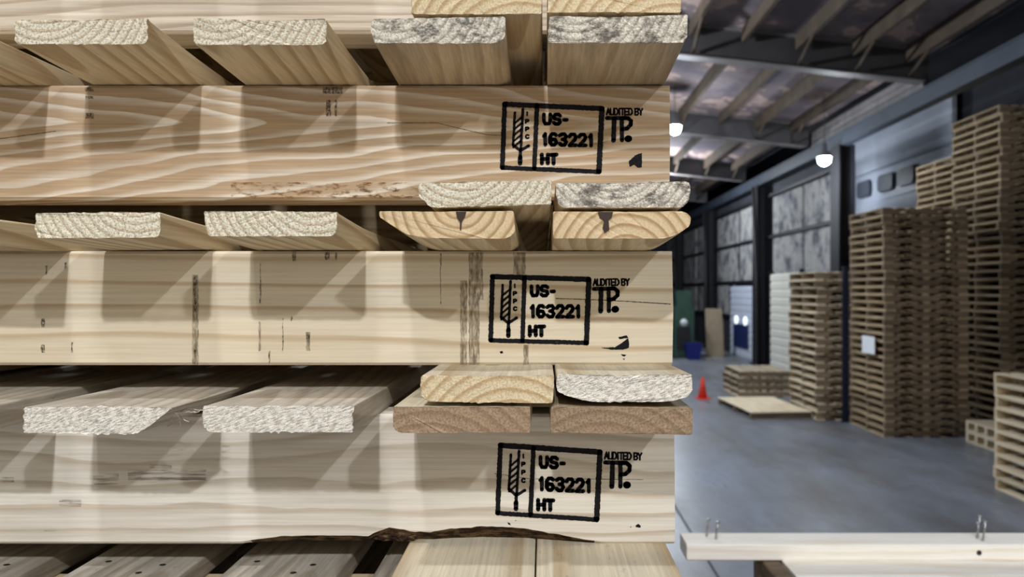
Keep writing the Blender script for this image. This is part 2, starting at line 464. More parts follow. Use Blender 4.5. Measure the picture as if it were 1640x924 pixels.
# girder along the column line, and the pale fascia above it
m = MB()
m.box((X_G - 0.10, 4.0, 4.93), (X_G + 0.10, 36, 4.96)); m.box((X_G - 0.10, 4.0, 5.17), (X_G + 0.10, 36, 5.20)); m.box((X_G - 0.085, 4.0, 4.96), (X_G - 0.06, 36, 5.17))
link('girder', m.mesh('girder', [M_GIRDER]), ce, (0, 0, -6.4))
m = MB()
for k in range(3):
    m.box((X_G - 0.02, 11.3, 5.22 + k * 0.12), (X_G + 0.02 + 0.02 * (k % 2), 16.0, 5.33 + k * 0.12))
link('fascia', m.mesh('fascia', [M_STEEL_LIP]), ce, (0, 0, -6.4))

wr = empty('wall_right', (X_G, 14.4, 0)); props(wr, kind='structure')
WX = 0.18                                         # the wall lining lies this far behind the column line
link('lining', box_mesh('lining', (WX + 0.05, 0.2, 0), (WX + 0.12, 21.5, 4.93), M_WALL), wr)
def insul(y0, y1, z0, z1):
    m = MB()
    m.bbox((WX - 0.0, y0, z0), (WX + 0.05, y1, z1), 0.02)
    link('insulation_panel', m.mesh('insulation_panel', [M_INSUL]), wr)
for (y0, y1) in ((0.7, 2.6), (2.8, 4.9), (5.9, 8.1), (8.4, 11.0), (12.0, 14.4), (14.7, 17.2), (17.5, 21.3)):
    for (z0, z1) in ((2.35, 3.45), (3.55, 4.55)):
        insul(y0, y1, z0, z1)
for (y0, y1) in ((8.75, 11.0), (12.0, 14.4), (14.7, 17.2), (17.5, 21.3)):
    insul(y0, y1, 1.25, 2.25)
for z in (1.2, 2.3, 3.5, 4.62):
    link('rail', box_mesh('rail', (WX - 0.06, 0.3, z - 0.04), (WX, 21.4, z + 0.04), M_COLUMN), wr)
for y in (0.0, 5.45, 11.5, 17.3):
    m = MB()
    m.box((-0.16, y - 0.22, 0), (-0.13, y + 0.22, 4.93)); m.box((0.13, y - 0.22, 0), (0.16, y + 0.22, 4.93)); m.box((-0.13, y - 0.02, 0), (0.13, y + 0.02, 4.93))
    m.box((-0.24, y - 0.3, 0), (0.16, y + 0.3, 0.025))
    link('column', m.mesh('column', [M_COLUMN]), wr)
    m = MB()
    if y > 0:
        m.tube([(-0.20, y - 0.30, 0.0), (-0.20, y - 0.28, 2.4), (-0.22, y - 0.05, 4.9)], 0.035, 6)
        link('conduit', m.mesh('conduit', [M_STEEL]), wr)

def roller_door(name, y0, y1, h, mat, n):
    d = empty(name, (X_G + 0.1, (y0 + y1) / 2, 0)); props(d, kind='structure')
    w = (y1 - y0) / 2
    me = MB()
    hh = h / n
    me.add([(0.0, -w, 0), (0.0, w, 0), (-0.03, w, hh * 0.12), (-0.03, -w, hh * 0.12), (-0.03, w, hh * 0.8), (-0.03, -w, hh * 0.8), (0.0, w, hh), (0.0, -w, hh),
            (0.03, -w, 0), (0.03, w, 0), (0.03, w, hh), (0.03, -w, hh)],
           [(0,3,2,1),(3,5,4,2),(5,7,6,4),(8,9,10,11),(0,1,9,8),(7,11,10,6),(0,8,11,7,5,3),(1,2,4,6,10,9)])
    sl = me.mesh('door_slat', [mat])
    for k in range(n):
        link('slat', sl, d, (0, 0, k * hh))
    link('frame', box_mesh('door_frame', (-0.04, -w - 0.07, 0), (0.06, -w - 0.005, h + 0.08), M_COLUMN), d)
    link('frame', box_mesh('door_frame', (-0.04, w + 0.005, 0), (0.06, w + 0.07, h + 0.08), M_COLUMN), d)
    return d
d1 = roller_door('door_1', 20.75, 23.3, 2.18, M_WHITE, 11)
# dark blue notice on the roller door with two round discs above it
b = MB()
b.bbox((-0.06, -0.80, 0.30), (-0.035, 0.80, 1.02), 0.02)
b.box((-0.064, -0.5, 0.62), (-0.059, 0.5, 0.66))
link('notice', b.mesh('notice', [M_BLUE]), d1, label='dark blue notice')
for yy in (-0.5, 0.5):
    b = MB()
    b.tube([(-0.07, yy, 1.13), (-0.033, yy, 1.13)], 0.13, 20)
    link('glow_disc', b.mesh('glow_disc', [M_DISC]), d1, label='glowing round white disc')
d2 = roller_door('door_2', 17.0, 19.2, 2.48, M_CREAM, 12)

# recess behind the girder on the right where the tallest stacks stand
link('wall_side', box_mesh('wall_side', (8.7, 4.0, 0), (8.8, 36, 6.5), M_WALL), kind='structure')
link('wall_back', box_mesh('wall_back', (-12, 36, 0), (8.8, 36.1, 6.8), M_WALL), kind='structure')
M_FILLWALL = plain('warm_fill_wall', rgb(228, 214, 188), 0.8, 0.0, 0.05, 1.0)
link('wall_left', box_mesh('wall_left', (-12.1, -6.4, 0), (-12, 36, 7.8), M_WALL), kind='structure')
link('wall_front_fill', box_mesh('wall_front_fill', (-12, -6.5, 0), (8.8, -6.4, 7.8), M_FILLWALL), kind='structure')  # unseen wall added behind the camera, tinted to bounce warm fill light
link('wall_side', box_mesh('wall_side', (8.7, -6.4, 0), (8.8, 4.0, 6.5), M_WALL), kind='structure')
wp = empty('trim_1', (8.45, 17.2, 0)); props(wp, kind='structure')
m = MB()
zs = [2.4, 4.45, 4.45, 5.15, 5.2, 5.9]
for (z0, z1, x) in ((2.4, 4.32, 0.0), (4.32, 5.12, 0.06), (5.12, 6.2, 0.0)):
    m.bbox((x, -2.35, z0), (x + 0.1, 2.4, z1 - 0.01), 0.02)
link('white_panel', m.mesh('white_panel', [M_WHITE]), wp)
for y in (1.75, 0.55, -0.45):
    m = MB()
    r = 0.12
    ring = [(y + sx * (0.38 - r) + r * math.cos(a), 4.72 + sz * (0.21 - r) + r * math.sin(a)) for (sx, sz, a0) in ((1,1,0),(-1,1,90),(-1,-1,180),(1,-1,270)) for a in [math.radians(a0 + q) for q in (0, 30, 60, 90)]]
    n_ = len(ring)
    m.add([(-0.02, p, q) for p, q in ring] + [(0.06, p, q) for p, q in ring], [tuple(range(n_))] + [(i, i + n_, (i+1) % n_ + n_, (i+1) % n_) for i in range(n_)])
    for k in range(4):
        m.box((-0.03, y - 0.3, 4.58 + k * 0.08), (-0.02, y + 0.3, 4.60 + k * 0.08))
    link('vent', m.mesh('vent', [M_VENT]), wp, label='rounded grey vent')

# ------------------------------------------------------------------ lamps
lamp_names = ['ceiling lamp hanging behind the photographer above the near pallets', 'ceiling lamp hanging behind the photographer on the right',
              'bright ceiling lamp at the right edge of the upper near pallet', 'bright ceiling lamp under the girder by the dark column',
              'ceiling lamp hanging above the back of the near stack', 'farthest ceiling lamp near the roller doors', 'ceiling lamp in the recess behind the girder', 'ceiling lamp hanging almost over the photographer']
def make_lamp(x, y, z, watts, label):
    t = empty('high_bay_lamp', (x, y, z), label, 'lamp', 'ceiling lamps')
    t.scale = (0.66, 0.66, 0.8)
    m = MB()
    prof = [(0.03, 0.34), (0.07, 0.33), (0.09, 0.16), (0.20, 0.06), (0.23, 0.0), (0.21, 0.0), (0.17, 0.07), (0.0, 0.10)]
    n = 20
    vs = [(r * math.cos(2*math.pi*i/n), r * math.sin(2*math.pi*i/n), h) for (r, h) in prof for i in range(n)]
    fs = [(k*n+i, k*n+(i+1) % n, (k+1)*n+(i+1) % n, (k+1)*n+i) for k in range(len(prof)-1) for i in range(n)]
    m.add(vs, fs + [tuple(range(n))], 0, True)
    link('housing', m.mesh('lamp_housing', [M_ALU]), t)
    m = MB()
    rings = [(0.175, 0.02), (0.185, -0.05), (0.16, -0.13), (0.10, -0.18), (0.04, -0.20)]
    vs = [(r * math.cos(2*math.pi*i/n), r * math.sin(2*math.pi*i/n), h) for (r, h) in rings for i in range(n)]
    fs = [(k*n+i, (k+1)*n+i, (k+1)*n+(i+1) % n, k*n+(i+1) % n) for k in range(len(rings)-1) for i in range(n)]
    m.add(vs, fs + [tuple(range(n)), tuple(reversed(range((len(rings)-1)*n, len(rings)*n)))], 0, True)
    link('lens', m.mesh('lamp_lens', [M_LENS]), t)
    m = MB()
    m.tube([(0, 0, 0.33), (0, 0, ((rafter_low(x) + 0.523 if x < 6 else 6.505) - z) / 0.8)], 0.012, 8)
    link('hanger', m.mesh('lamp_hanger', [M_STEEL]), t)
    if y < 0:
        ld = bpy.data.lights.new('lamp_light', 'AREA')
        ld.shape = 'DISK'
        ld.size = 0.32
    else:
        ld = bpy.data.lights.new('lamp_light', 'POINT')
        ld.shadow_soft_size = 0.12
    ld.energy = watts
    ld.color = (0.95, 0.97, 1.0) if y < 0 else (0.86, 0.93, 1.0)
    lo = bpy.data.objects.new('lamp_light', ld)
    COL.objects.link(lo)
    lo.parent = t
    lo.location = (0, 0, -0.22 if y < 0 else -0.45)
for (p, lab) in zip(LAMPS, lamp_names):
    make_lamp(*p, lab)

# ------------------------------------------------------------------ near lumber
YF, YS = 0.482, 0.559             # board ends, front face of the outer stringers
ST = 0.038                        # stringer thickness
BL = 1.05                         # deck board length
XL = -1.12                        # left ends of the near pallets
def fx(px): return (px - PX) * YF / F
def fz(py): return CAMZ + (PY - py) * YF / F
def sx(px): return (px - PX) * YS / F
def sz(py): return CAMZ + (PY - py) * YS / F

def rounded(poly, r, step):
    """polygon with rounded corners, resampled finely; poly counter-clockwise as (x, z) or (x, z, r)"""
    out = []
    n = len(poly)
    for i in range(n):
        p0, p1, p2 = Vector(poly[i-1][:2]), Vector(poly[i][:2]), Vector(poly[(i+1) % n][:2])
        rr = poly[i][2] if len(poly[i]) > 2 else r
        a, b = (p0 - p1), (p2 - p1)
        d = min(rr, a.length * 0.45, b.length * 0.45)
        s, e = p1 + a.normalized() * d, p1 + b.normalized() * d
        for t in (0, 0.25, 0.5, 0.75, 1):
            out.append(s * (1-t)**2 + p1 * 2*t*(1-t) + e * t*t)
    dense = []
    for i in range(len(out)):
        a, b = out[i], out[(i+1) % len(out)]
        k = max(1, int((b - a).length / step))
        for j in range(k):
            dense.append(a + (b - a) * j / k)
    return dense

def board_mesh(name, poly, length, lift, mats, seed, r=0.002, rough=0.0003, step=0.0022, over=0.115):
    """a deck board along +y from its sawn end at y = 0; the free end is warped by 'lift'"""
    rnd = random.Random(seed)
    pts = rounded(poly, r, step)
    n = len(pts)
    cx = sum(p[0] for p in pts) / n
    cz = sum(p[1] for p in pts) / n
    ys = [0.0, 0.0012, 0.004, 0.012, 0.03, 0.05, 0.07, 0.09, over, 0.3, 0.6, length]
    m = MB()
    vs = []
    ja = [rnd.gauss(0, rough) for _ in range(n)]
    low = [mnoise.noise(Vector((p[0] * 90, seed, p[1] * 90))) * 0.0005 for p in pts]
    for y in ys:
        f = max(0.0, 1 - y / over) ** 1.6
        for i, p in enumerate(pts):
            k = 1 + ((ja[i] * max(0.0, 1 - y / 0.004)) + low[i]) / max(0.004, math.hypot(p[0]-cx, p[1]-cz))
            yy = y
            if y == 0.0:
                yy = y + rnd.uniform(-0.0006, 0.0004)
            vs.append((cx + (p[0]-cx) * k, yy, cz + (p[1]-cz) * k + lift * f))
    fs = []
    for s in range(len(ys) - 1):
        for i in range(n):
            fs.append((s*n+i, s*n+(i+1) % n, (s+1)*n+(i+1) % n, (s+1)*n+i))
    m.add(vs, fs, 0, False)
    m.add([vs[i] for i in range(n)], [tuple(reversed(range(n)))], 1)
    m.add([vs[(len(ys)-1)*n + i] for i in range(n)], [tuple(range(n))], 1)
    # the counter-clockwise profile seen from -y: flip so that faces look outward
    m.f = [list(reversed(f)) for f in m.f]
    me = m.mesh(name, mats)
    for p in me.polygons:
        if p.material_index == 0:
            p.use_smooth = True
    return me

def stringer_mesh(name, x0, x1, h, mats, wane=None, seed=0):
    """a 2x4 on edge along x; front face at y = 0, underside at z = 0; wane(x) = height of bark edge cut off below the front face"""
    rnd = random.Random(seed)
    m = MB()
    xs = []
    x = x0
    while x < x1 - 1e-6:
        xs.append(x)
        x += 0.004 if (wane and x > -0.50) else 0.02
    xs.append(x1)
    ring_n = 9
    vs, mi = [], []
    e = 0.0022
    for i, x in enumerate(xs):
        j = (lambda a: rnd.gauss(0, a)) if i == len(xs) - 1 else (lambda a: 0.0)
        wv = wane(x) if wane else 0.0
        c = max(e, wv)
        inset = e if wv <= e else min(0.026, wv * 1.1 + 0.001)
        nz = mnoise.noise(Vector((x * 130, 2.1, seed))) * min(0.0025, wv * 0.25)
        vs += [(x + j(.0004), 0, c + nz * 0.4), (x + j(.0004), 0, h * 0.5), (x + j(.0004), 0, h - e), (x, e, h), (x, ST - e, h), (x, ST, h - e), (x, ST, e), (x, ST - e, 0), (x, inset, max(0, nz * 0.3))]
    fs, ms = [], []
    for s in range(len(xs) - 1):
        for i in range(ring_n):
            fs.append((s*ring_n+i, (s+1)*ring_n+i, (s+1)*ring_n+(i+1) % ring_n, s*ring_n+(i+1) % ring_n))
            w = wane and (wane(xs[s]) > 0.003)
            ms.append(2 if (i == ring_n - 1 and w) else 0)
    m.add(vs, fs, 0)
    m.m = ms
    k = (len(xs) - 1) * ring_n
    m.add([vs[i] for i in range(ring_n)], [tuple(range(ring_n))], 1)
    m.add([vs[k + i] for i in range(ring_n)], [tuple(reversed(range(ring_n)))], 1)
    m.f = [list(reversed(f)) for f in m.f]
    return m.mesh(name, mats)

plain_str = stringer_mesh('stringer_plain', XL, 0.100, 0.089, [M_STR_E, E_STRX, M_BARK], seed=5)

def rect(w, t, r=0.002):
    return [(-w/2, 0, r), (w/2, 0, r), (w/2, t, r), (-w/2, t, r)]

def add_board(root, kind, zc, x0, x1, t, lift, mats, seed, poly=None, dy=0.0, label=None, tone=0.0, rough=0.0003):
    """zc: height of the board's underside where it crosses the stringers"""
    w = x1 - x0
    me = board_mesh('deck_board', poly or rect(w, t), BL, lift, mats, seed, rough=rough)
    return link(kind, me, root, ((x0 + x1) / 2 - root.location.x, YF + dy - root.location.y, zc - root.location.z), seed=float(seed), tone=tone, label=label)

def near_pallet(label, z_bot, smat, swane, h, seed, xr):
    """Empty at the underside of the bottom boards"""
    root = empty('pallet', (0.0, YS, z_bot - 0.0175), label, 'pallet', 'pallets of the near stack')
    me = stringer_mesh('stringer_front', XL, xr, h, [smat, E_STRX, M_BARK], swane, seed)
    s = link('stringer', me, root, (0, 0, 0.0175), seed=float(seed), tone=0.0)
    for y in (0.43, 0.86):
        o = link('stringer', plain_str, root, (0, y, 0.0175), seed=seed + y, tone=-0.05)
        o.scale = (1, 1, h / 0.089)
    return root, s

def fill_boards(root, kind, z, xs, w, t, mats, seed):
    me = board_mesh('deck_board_plain', rect(w, t), BL, 0.0, mats, seed, step=0.01)
    for k, x in enumerate(xs):
        link(kind, me, root, (x - root.location.x, YF - root.location.y, z - root.location.z), seed=seed + k * 1.37, tone=random.uniform(-0.08, 0.06))

BM = [M_BOARD, E_WHITE]
TH = 0.0175
ztA, zbA = sz(53) + 0.089, sz(53)
ztB, zbB = sz(136), sz(320)
ztC, zbC = sz(402), sz(585)
ztD, zbD = CAMZ - 0.0960, CAMZ - 0.1973
ztE = CAMZ - 0.2168 - TH

# --- pallet A: topmost in view, its lower edge only
pA, sA = near_pallet('pine pallet cut off by the top of the picture above the near stack', zbA, M_STR_A, None, 0.089, 11, sx(1070))
add_board(pA, 'bottom_board', zbA - TH, fx(659), fx(868), TH, 0.0025, [M_BOARD, E_TAN], 21, tone=-0.02)
add_board(pA, 'bottom_board', zbA - TH, fx(877), fx(1091), TH, 0.0035, [M_BOARD, E_TAN], 22)
fill_boards(pA, 'bottom_board', zbA - TH, [-0.55, -1.06], 0.089, TH, BM, 23)
fill_boards(pA, 'top_board', ztA, [0.055 - 0.119 * k for k in range(10)], 0.089, TH, BM, 24)

# --- pallet B
pB, sB = near_pallet('near pine pallet with strong swirling grain on its stamped stringer', zbB, M_STR_B, None, ztB - zbB, 12, sx(1073))
t_ = 0.0172
add_board(pB, 'top_board', ztB, fx(24), fx(236), t_, 0.0052, BM, 31, poly=[(-.0445, 0, .004), (.0445, 0, .004), (.0445, t_, .001), (0, t_ - .0012, .02), (-.0445, t_ - .001, .003)])
add_board(pB, 'top_board', ztB, fx(310), fx(523), t_ + .0006, 0.0046, BM, 32, poly=[(-.0447, 0, .004), (.0447, 0, .005), (.0447, t_ + .0006, .002), (0.01, t_ - .001, .02), (-.0447, t_ + .001, .002)], tone=-0.05)
add_board(pB, 'top_board', ztB, fx(595), fx(810), t_, 0.0058, [M_BOARD_STAIN, E_MOULD], 33, poly=[(-.043, 0, .002), (.038, 0, .004), (.045, .004, .003), (.0445, t_ + .0008, .002), (0, t_, .02), (-.0452, t_ - .001, .004), (-.0452, .006, .002)], tone=-0.02)
add_board(pB, 'top_board', ztB, fx(877), fx(1101), t_ + .001, 0.0060, [M_BOARD_STAIN, E_MOULD], 34, poly=[(-.047, 0, .001), (.044, 0, .001), (.0468, .004, .002), (.0468, t_ + .0022, .001), (0, t_, .02), (-.046, t_ + .0012, .003)], label='grey stained deck board with mould-specked end')
fill_boards(pB, 'top_board', ztB, [fx(24) - 0.030 - 0.0445 - 0.119 * k for k in range(6)], 0.089, t_, [M_BOARD, E_WHITE], 35)
add_board(pB, 'bottom_board', zbB - 0.0170, fx(670), fx(883), 0.0170, 0.0018, [M_BOARD, E_WHITE], 36, poly=[(-.036, 0, .006), (.0447, .0026, .002), (.0447, .0185, .001), (0, .0178, .02), (-.0447, .0165, .006), (-.0447, .008, .006)])
add_board(pB, 'bottom_board', zbB - 0.0170, fx(888), fx(1106), 0.0170, 0.0020, [M_BOARD, E_MOULD], 37, poly=[(-.043, 0, .005), (.041, 0, .006), (.0455, .007, .003), (.0455, .0178, .004), (0, .0165, .02), (-.0455, .0165, .002)], tone=0.05)
fill_boards(pB, 'bottom_board', zbB - 0.017, [-0.55, -1.06], 0.089, 0.017, BM, 38)

# --- pallet C
pC, sC = near_pallet('near pine pallet with pale straight grain and grey scuffs beside its stamp', zbC, M_STR_C, None, ztC - zbC, 13, sx(1077))
add_board(pC, 'top_board', ztC, fx(57), fx(257), .0180, 0.0042, BM, 41, poly=[(-.040, 0, .004), (.0415, 0.0006, .004), (.042, .0176, .0015), (0, .0175, .02), (-.0418, .0168, .001), (-.042, .005, .002)], tone=0.04)
add_board(pC, 'top_board', ztC, fx(327), fx(540), .0170, 0.0056, BM, 42, poly=[(-.0425, 0, .003), (.042, 0, .003), (.0447, .006, .003), (.0447, .0162, .001), (0, .0168, .02), (-.0447, .0168, .001)], tone=0.03)
b3 = add_board(pC, 'top_board', ztC, fx(608), fx(826), .0180, 0.0044, [M_BOARD, E_SMOOTH], 43, poly=[(-.024, 0, .01), (.0400, -.0004, .006), (.0457, .004, .003), (.0440, .0182, .002), (0, .0178, .02), (-.0457, .0180, .001), (-.0457, .0142, .002)], label='deck board with wane edge and dark pith wedge', rough=0.0001)
b4 = add_board(pC, 'top_board', ztC, fx(886), fx(1106), .0180, 0.0042, [M_BOARD, E_SMOOTH_UP], 44, poly=[(-.0461, 0, .001), (.032, -.0002, .010), (.0461, .0085, .004), (.0461, .0150, .003), (.0415, .0182, .004), (0, .0180, .02), (-.0461, .0180, .001)], label='deck board with resin knot in its end', rough=0.0001)
def resin(parent, pts, yb):
    m = MB()
    n = len(pts)
    m.add([(x, -0.0009, z) for x, z in pts] + [(x, 0.01, z) for x, z in pts], [tuple(range(n))] + [(i, i+n, (i+1) % n + n, (i+1) % n) for i in range(n)])
    m.f[0] = list(reversed(m.f[0]))
    link('resin_pocket', m.mesh('resin_pocket', [M_RESIN]), parent)
resin(b3, [(0.0055, .0221), (0.0125, .0220), (0.0115, .0185), (0.0095, .0150), (0.0090, .0095), (0.0083, .0095), (0.0083, .0150), (0.0064, .0180)], 0)
resin(b4, [(-.0160, .0219), (-.0060, .0219), (-.0070, .0180), (-.0090, .0165), (-.0085, .0100), (-.0115, .0080), (-.0130, .0110), (-.0120, .0160), (-.0150, .0180)], 0)
fill_boards(pC, 'top_board', ztC, [fx(57) - 0.028 - 0.0445 - 0.119 * k for k in range(6)], 0.089, .0175, BM, 45)
add_board(pC, 'bottom_board', zbC - .0175, fx(674), fx(888), .0175, 0.0010, [M_BOARD_CREAM, E_TAN], 46, poly=[(-.040, 0, .003), (.0440, -.001, .003), (.0448, .0178, .002), (0, .0172, .02), (-.0448, .0178, .002), (-.0448, .004, .002)])
add_board(pC, 'bottom_board', zbC - .0175, fx(891), fx(1110), .0175, 0.0016, [M_BOARD_CREAM, E_TORN], 47, poly=[(-.026, -.0006, .010), (.030, -.0008, .010), (.0458, .004, .006), (.0452, .0180, .002), (0, .0172, .03), (-.0458, .0180, .002), (-.0458, .006, .004)])
fill_boards(pC, 'bottom_board', zbC - .0175, [-0.55, -1.06], 0.089, .0175, BM, 48)

# --- pallet D, with the bark edge along the underside of its stringer
WANE = [(0, 0), (370, 0), (400, 7), (460, 14), (520, 14.5), (575, 14), (590, 13), (600, 19), (622, 27), (645, 24), (665, 20), (690, 20), (730, 26), (780, 29), (830, 27), (880, 19), (930, 9), (975, 3), (1000, 0), (1100, 0)]
def wane_d(x):
    px = PX + x * F / YS
    for (a, va), (b, vb) in zip(WANE, WANE[1:]):
        if a <= px <= b:
            return (va + (vb - va) * (px - a) / (b - a)) * YS / F
    return 0.0
pD, sD = near_pallet('near pine pallet with a bark-edged notch under its stamped stringer', zbD, M_STR_D, wane_d, ztD - zbD, 14, sx(1080))
BW = [M_BOARD_WORN, E_TORN]
dt = 0.0176
bd1 = add_board(pD, 'top_board', ztD, fx(39), fx(276), dt, 0.0010, BW, 51, poly=[(-.0497, 0, .001), (.024, -.0012, .002), (.034, .004, .002), (.040, .009, .002), (.0497, dt - .001, .002), (.03, dt, .01), (-.0497, dt - .0006, .001)], rough=0.0005, label='deck board with a broken lower edge')
add_board(pD, 'top_board', ztD, fx(326), fx(565), dt, 0.0012, BW, 52, poly=[(-.046, 0, .002), (.0500, 0.0, .001), (.0502, dt, .001), (-.0502, dt, .001), (-.0502, .004, .002)], rough=0.0005)
add_board(pD, 'top_board', ztD, fx(630), fx(849), .0185, 0.0008, [M_BOARD_CREAM, E_BROWN], 53, poly=[(-.042, 0, .003), (.0459, .0003, .001), (.0459, .0172, .001), (-.0459, .0176, .001), (-.0459, .003, .002)], tone=-0.03, rough=0.0001)
add_board(pD, 'top_board', ztD, fx(882), fx(1109), .0185, 0.0006, [M_BOARD_STAIN, E_BROWN], 54, poly=[(-.0476, .0006, .001), (.0476, -.0012, .002), (.0476, .0166, .001), (-.0476, .0180, .002)], tone=-0.10, rough=0.0001)
fill_boards(pD, 'top_board', ztD, [fx(39) - 0.030 - 0.0445 - 0.119 * k for k in range(6)], 0.089, dt, BW, 55)
add_board(pD, 'bottom_board', zbD - .0175, -0.1060, -0.0060, .0175, 0.0, [M_BOARD_CREAM, E_WHITE], 56)
add_board(pD, 'bottom_board', zbD - .0175, -0.0050, 0.0960, .0175, 0.0, [M_BOARD_CREAM, E_WHITE], 57)
fill_boards(pD, 'bottom_board', zbD - .0175, [-0.60, -1.06], 0.089, .0175, BW, 58)
# torn fibres hanging in the gap beside the broken board
random.seed(12)
for k in range(7):
    m = MB()
    x, z = 0.037 + random.uniform(-.004, .016), 0.010 + random.uniform(-.003, .005)
    pts = []
    d = random.uniform(-1.5, 1.5)
    for s in range(7):
        pts.append((x, 0.012 + k * 0.004, z))
        d += random.uniform(-0.7, 0.7)
        x += math.cos(d) * 0.0028
        z += math.sin(d) * 0.0018
    m.tube(pts, 0.00035, 5)
    link('torn_fibre', m.mesh('torn_fibre', [M_BOARD_WORN]), bd1, seed=1.0, tone=0.1)

# loose bark left in the hollow
for (px, py, r, sd) in ((612, 864, 0.0075, 3), (634, 860, 0.0095, 5), (652, 864, 0.0070, 8)):
    bm = bmesh.new()
    bmesh.ops.create_icosphere(bm, subdivisions=3, radius=r)
    for v in bm.verts:
        v.co *= 1 + 0.45 * mnoise.noise(v.co * 260 + Vector((sd, sd, sd)))
        v.co.x *= 1.3
        v.co.z *= 0.62
    me = bpy.data.meshes.new('bark_fragment')
    bm.to_mesh(me); bm.free()
    me.materials.append(M_BARK)
    link('bark_fragment', me, sD, (sx(px), 0.012, sz(py) - zbD))

# --- pallet E and the pallets below it, down to the floor
pE, sE = near_pallet('weathered grey pallet whose nailed deck shows along the bottom left edge', ztE - 0.089, M_STR_E, None, 0.089, 15, 0.100)
EM = [M_BOARD_WORN, E_WHITE]
for k, (a, b) in enumerate(((-0.609, -0.519), (-0.489, -0.400), (-0.3655, -0.2766), (-0.2466, -0.1576), (-0.130, -0.041), (-0.036, 0.096))):
    o = add_board(pE, 'top_board', ztE, a, b, TH, 0.0, EM, 61 + k, tone=-0.22 if k < 4 else -0.32)
    for (qx, qy) in ((-0.027, 0.093), (0.020, 0.086), (0.010, 0.070)):
        m = MB()
        r = 0.0021
        m.add([(qx + r * 1.2 * math.cos(i), qy + r * math.sin(i), TH + 0.0004) for i in [j * math.pi / 5 for j in range(10)]] + [(qx, qy, TH + 0.0002)], [(i, (i+1) % 10, 10) for i in range(10)])
        link('nail_hole', m.mesh('nail_hole', [M_HOLE]), o)
fill_boards(pE, 'top_board', ztE, [-0.70, -0.82, -0.94, -1.06], 0.089, TH, EM, 68)
fill_boards(pE, 'bottom_board', ztE - 0.089 - TH, [0.05, -0.05, -0.55, -1.06], 0.095, TH, EM, 69)
# nail holes in the top of board 1 and 2 of pallet D
ords = ['second', 'third', 'fourth', 'fifth', 'sixth', 'seventh', 'eighth', 'ninth', 'tenth', 'eleventh', 'twelfth', 'thirteenth', 'fourteenth', 'fifteenth']
zE = pE.location.z
PITCH = zE / 13.0
for k in range(13):
    c = copy_tree(pE)
    c.location = (0.0, YS, zE - PITCH * (k + 1))
    c['label'] = 'pallet of the near stack below the frame, %s from the bottom' % (['lowest'] + ords)[12 - k] if k < 12 else 'lowest pallet of the near stack, standing on the floor'
    for ch in c.children:
        if ch.name.startswith('top_board') or ch.name.startswith('bottom_board'):
            ch['seed'] = ch.get('seed', 0.0) + k * 5.1

for k in range(2):  # unseen pallets added on top to stop lamp light falling through the decks
    c = copy_tree(pE)
    c.location = (0.0, YS, pA.location.z + 0.1415 + PITCH * k)
    c['label'] = ('unseen pallet added on the near stack just above the frame', 'unseen topmost pallet added on the near stack above the frame')[k]

# ------------------------------------------------------------------ stamps, scuffs and cracks on the stringers
GL = {  # strokes on a 0..1 by 0..1 cell, y down
 'U': [[(0,0),(0,.7),(.2,1),(.8,1),(1,.7),(1,0)]],
 'S': [[(1,.15),(.75,0),(.25,0),(0,.2),(.1,.42),(.9,.58),(1,.8),(.75,1),(.25,1),(0,.85)]],
 '-': [[(.1,.55),(.9,.55)]],
 '1': [[(.2,.2),(.6,0),(.6,1)]],
 '6': [[(.95,.12),(.7,0),(.3,0),(0,.3),(0,.75),(.3,1),(.7,1),(1,.78),(.8,.52),(.4,.48),(.05,.65)]],
 '3': [[(0,.12),(.3,0),(.75,0),(1,.22),(.7,.47),(.4,.48)], [(.7,.48),(1,.72),(.75,1),(.3,1),(0,.85)]],
 '2': [[(0,.2),(.25,0),(.75,0),(1,.25),(.8,.5),(0,1),(1,1)]],
 'H': [[(0,0),(0,1)], [(1,0),(1,1)], [(0,.5),(1,.5)]],
 'T': [[(0,0),(1,0)], [(.5,0),(.5,1)]],
 'I': [[(.5,0),(.5,1)]],
 'P': [[(0,1),(0,0),(.7,0),(1,.15),(1,.4),(.7,.55),(0,.55)]],
 'C': [[(1,.15),(.7,0),(.3,0),(0,.25),(0,.75),(.3,1),(.7,1),(1,.85)]],
 'A': [[(0,1),(.5,0),(1,1)], [(.2,.65),(.8,.65)]],
 'D': [[(0,0),(0,1),(.6,1),(1,.7),(1,.3),(.6,0),(0,0)]],
 'E': [[(1,0),(0,0),(0,1),(1,1)], [(0,.5),(.8,.5)]],
 'B': [[(0,0),(0,1),(.7,1),(1,.75),(.7,.5),(0,.5)], [(0,0),(.7,0),(.9,.25),(.7,.5)]],
 'Y': [[(0,0),(.5,.5),(1,0)], [(.5,.5),(.5,1)]],
}
def stroke(mb, pts, w, place, rnd, jit=0.35, cap=True):
    """a rough-edged inked line through pixel points, laid on the stringer face"""
    P = [Vector(p) for p in pts]
    dense = []
    for a, b in zip(P, P[1:]):
        k = max(1, int((b - a).length / 2.0))
        dense += [(a + (b - a) * i / k) for i in range(k)]
    dense.append(P[-1])
    L, R = [], []
    for i, p in enumerate(dense):
        t = (dense[min(i+1, len(dense)-1)] - dense[max(i-1, 0)])
        if t.length < 1e-6:
            t = Vector((1, 0))
        nrm = Vector((-t.y, t.x)).normalized()
        L.append(p + nrm * (w/2 + rnd.uniform(-jit, jit)))
        R.append(p - nrm * (w/2 + rnd.uniform(-jit, jit)))
    n = len(dense)
    mb.add([place(p) for p in L] + [place(p) for p in R], [(i, i+1, n+i+1, n+i) for i in range(n-1)])
    if cap:
        for p in P:
            c = [p + Vector((math.cos(a), math.sin(a))) * (w/2 + rnd.uniform(-jit, jit) * 0.6) for a in [j * math.pi / 5 for j in range(10)]]
            mb.add([place(q) for q in c], [tuple(range(10))])

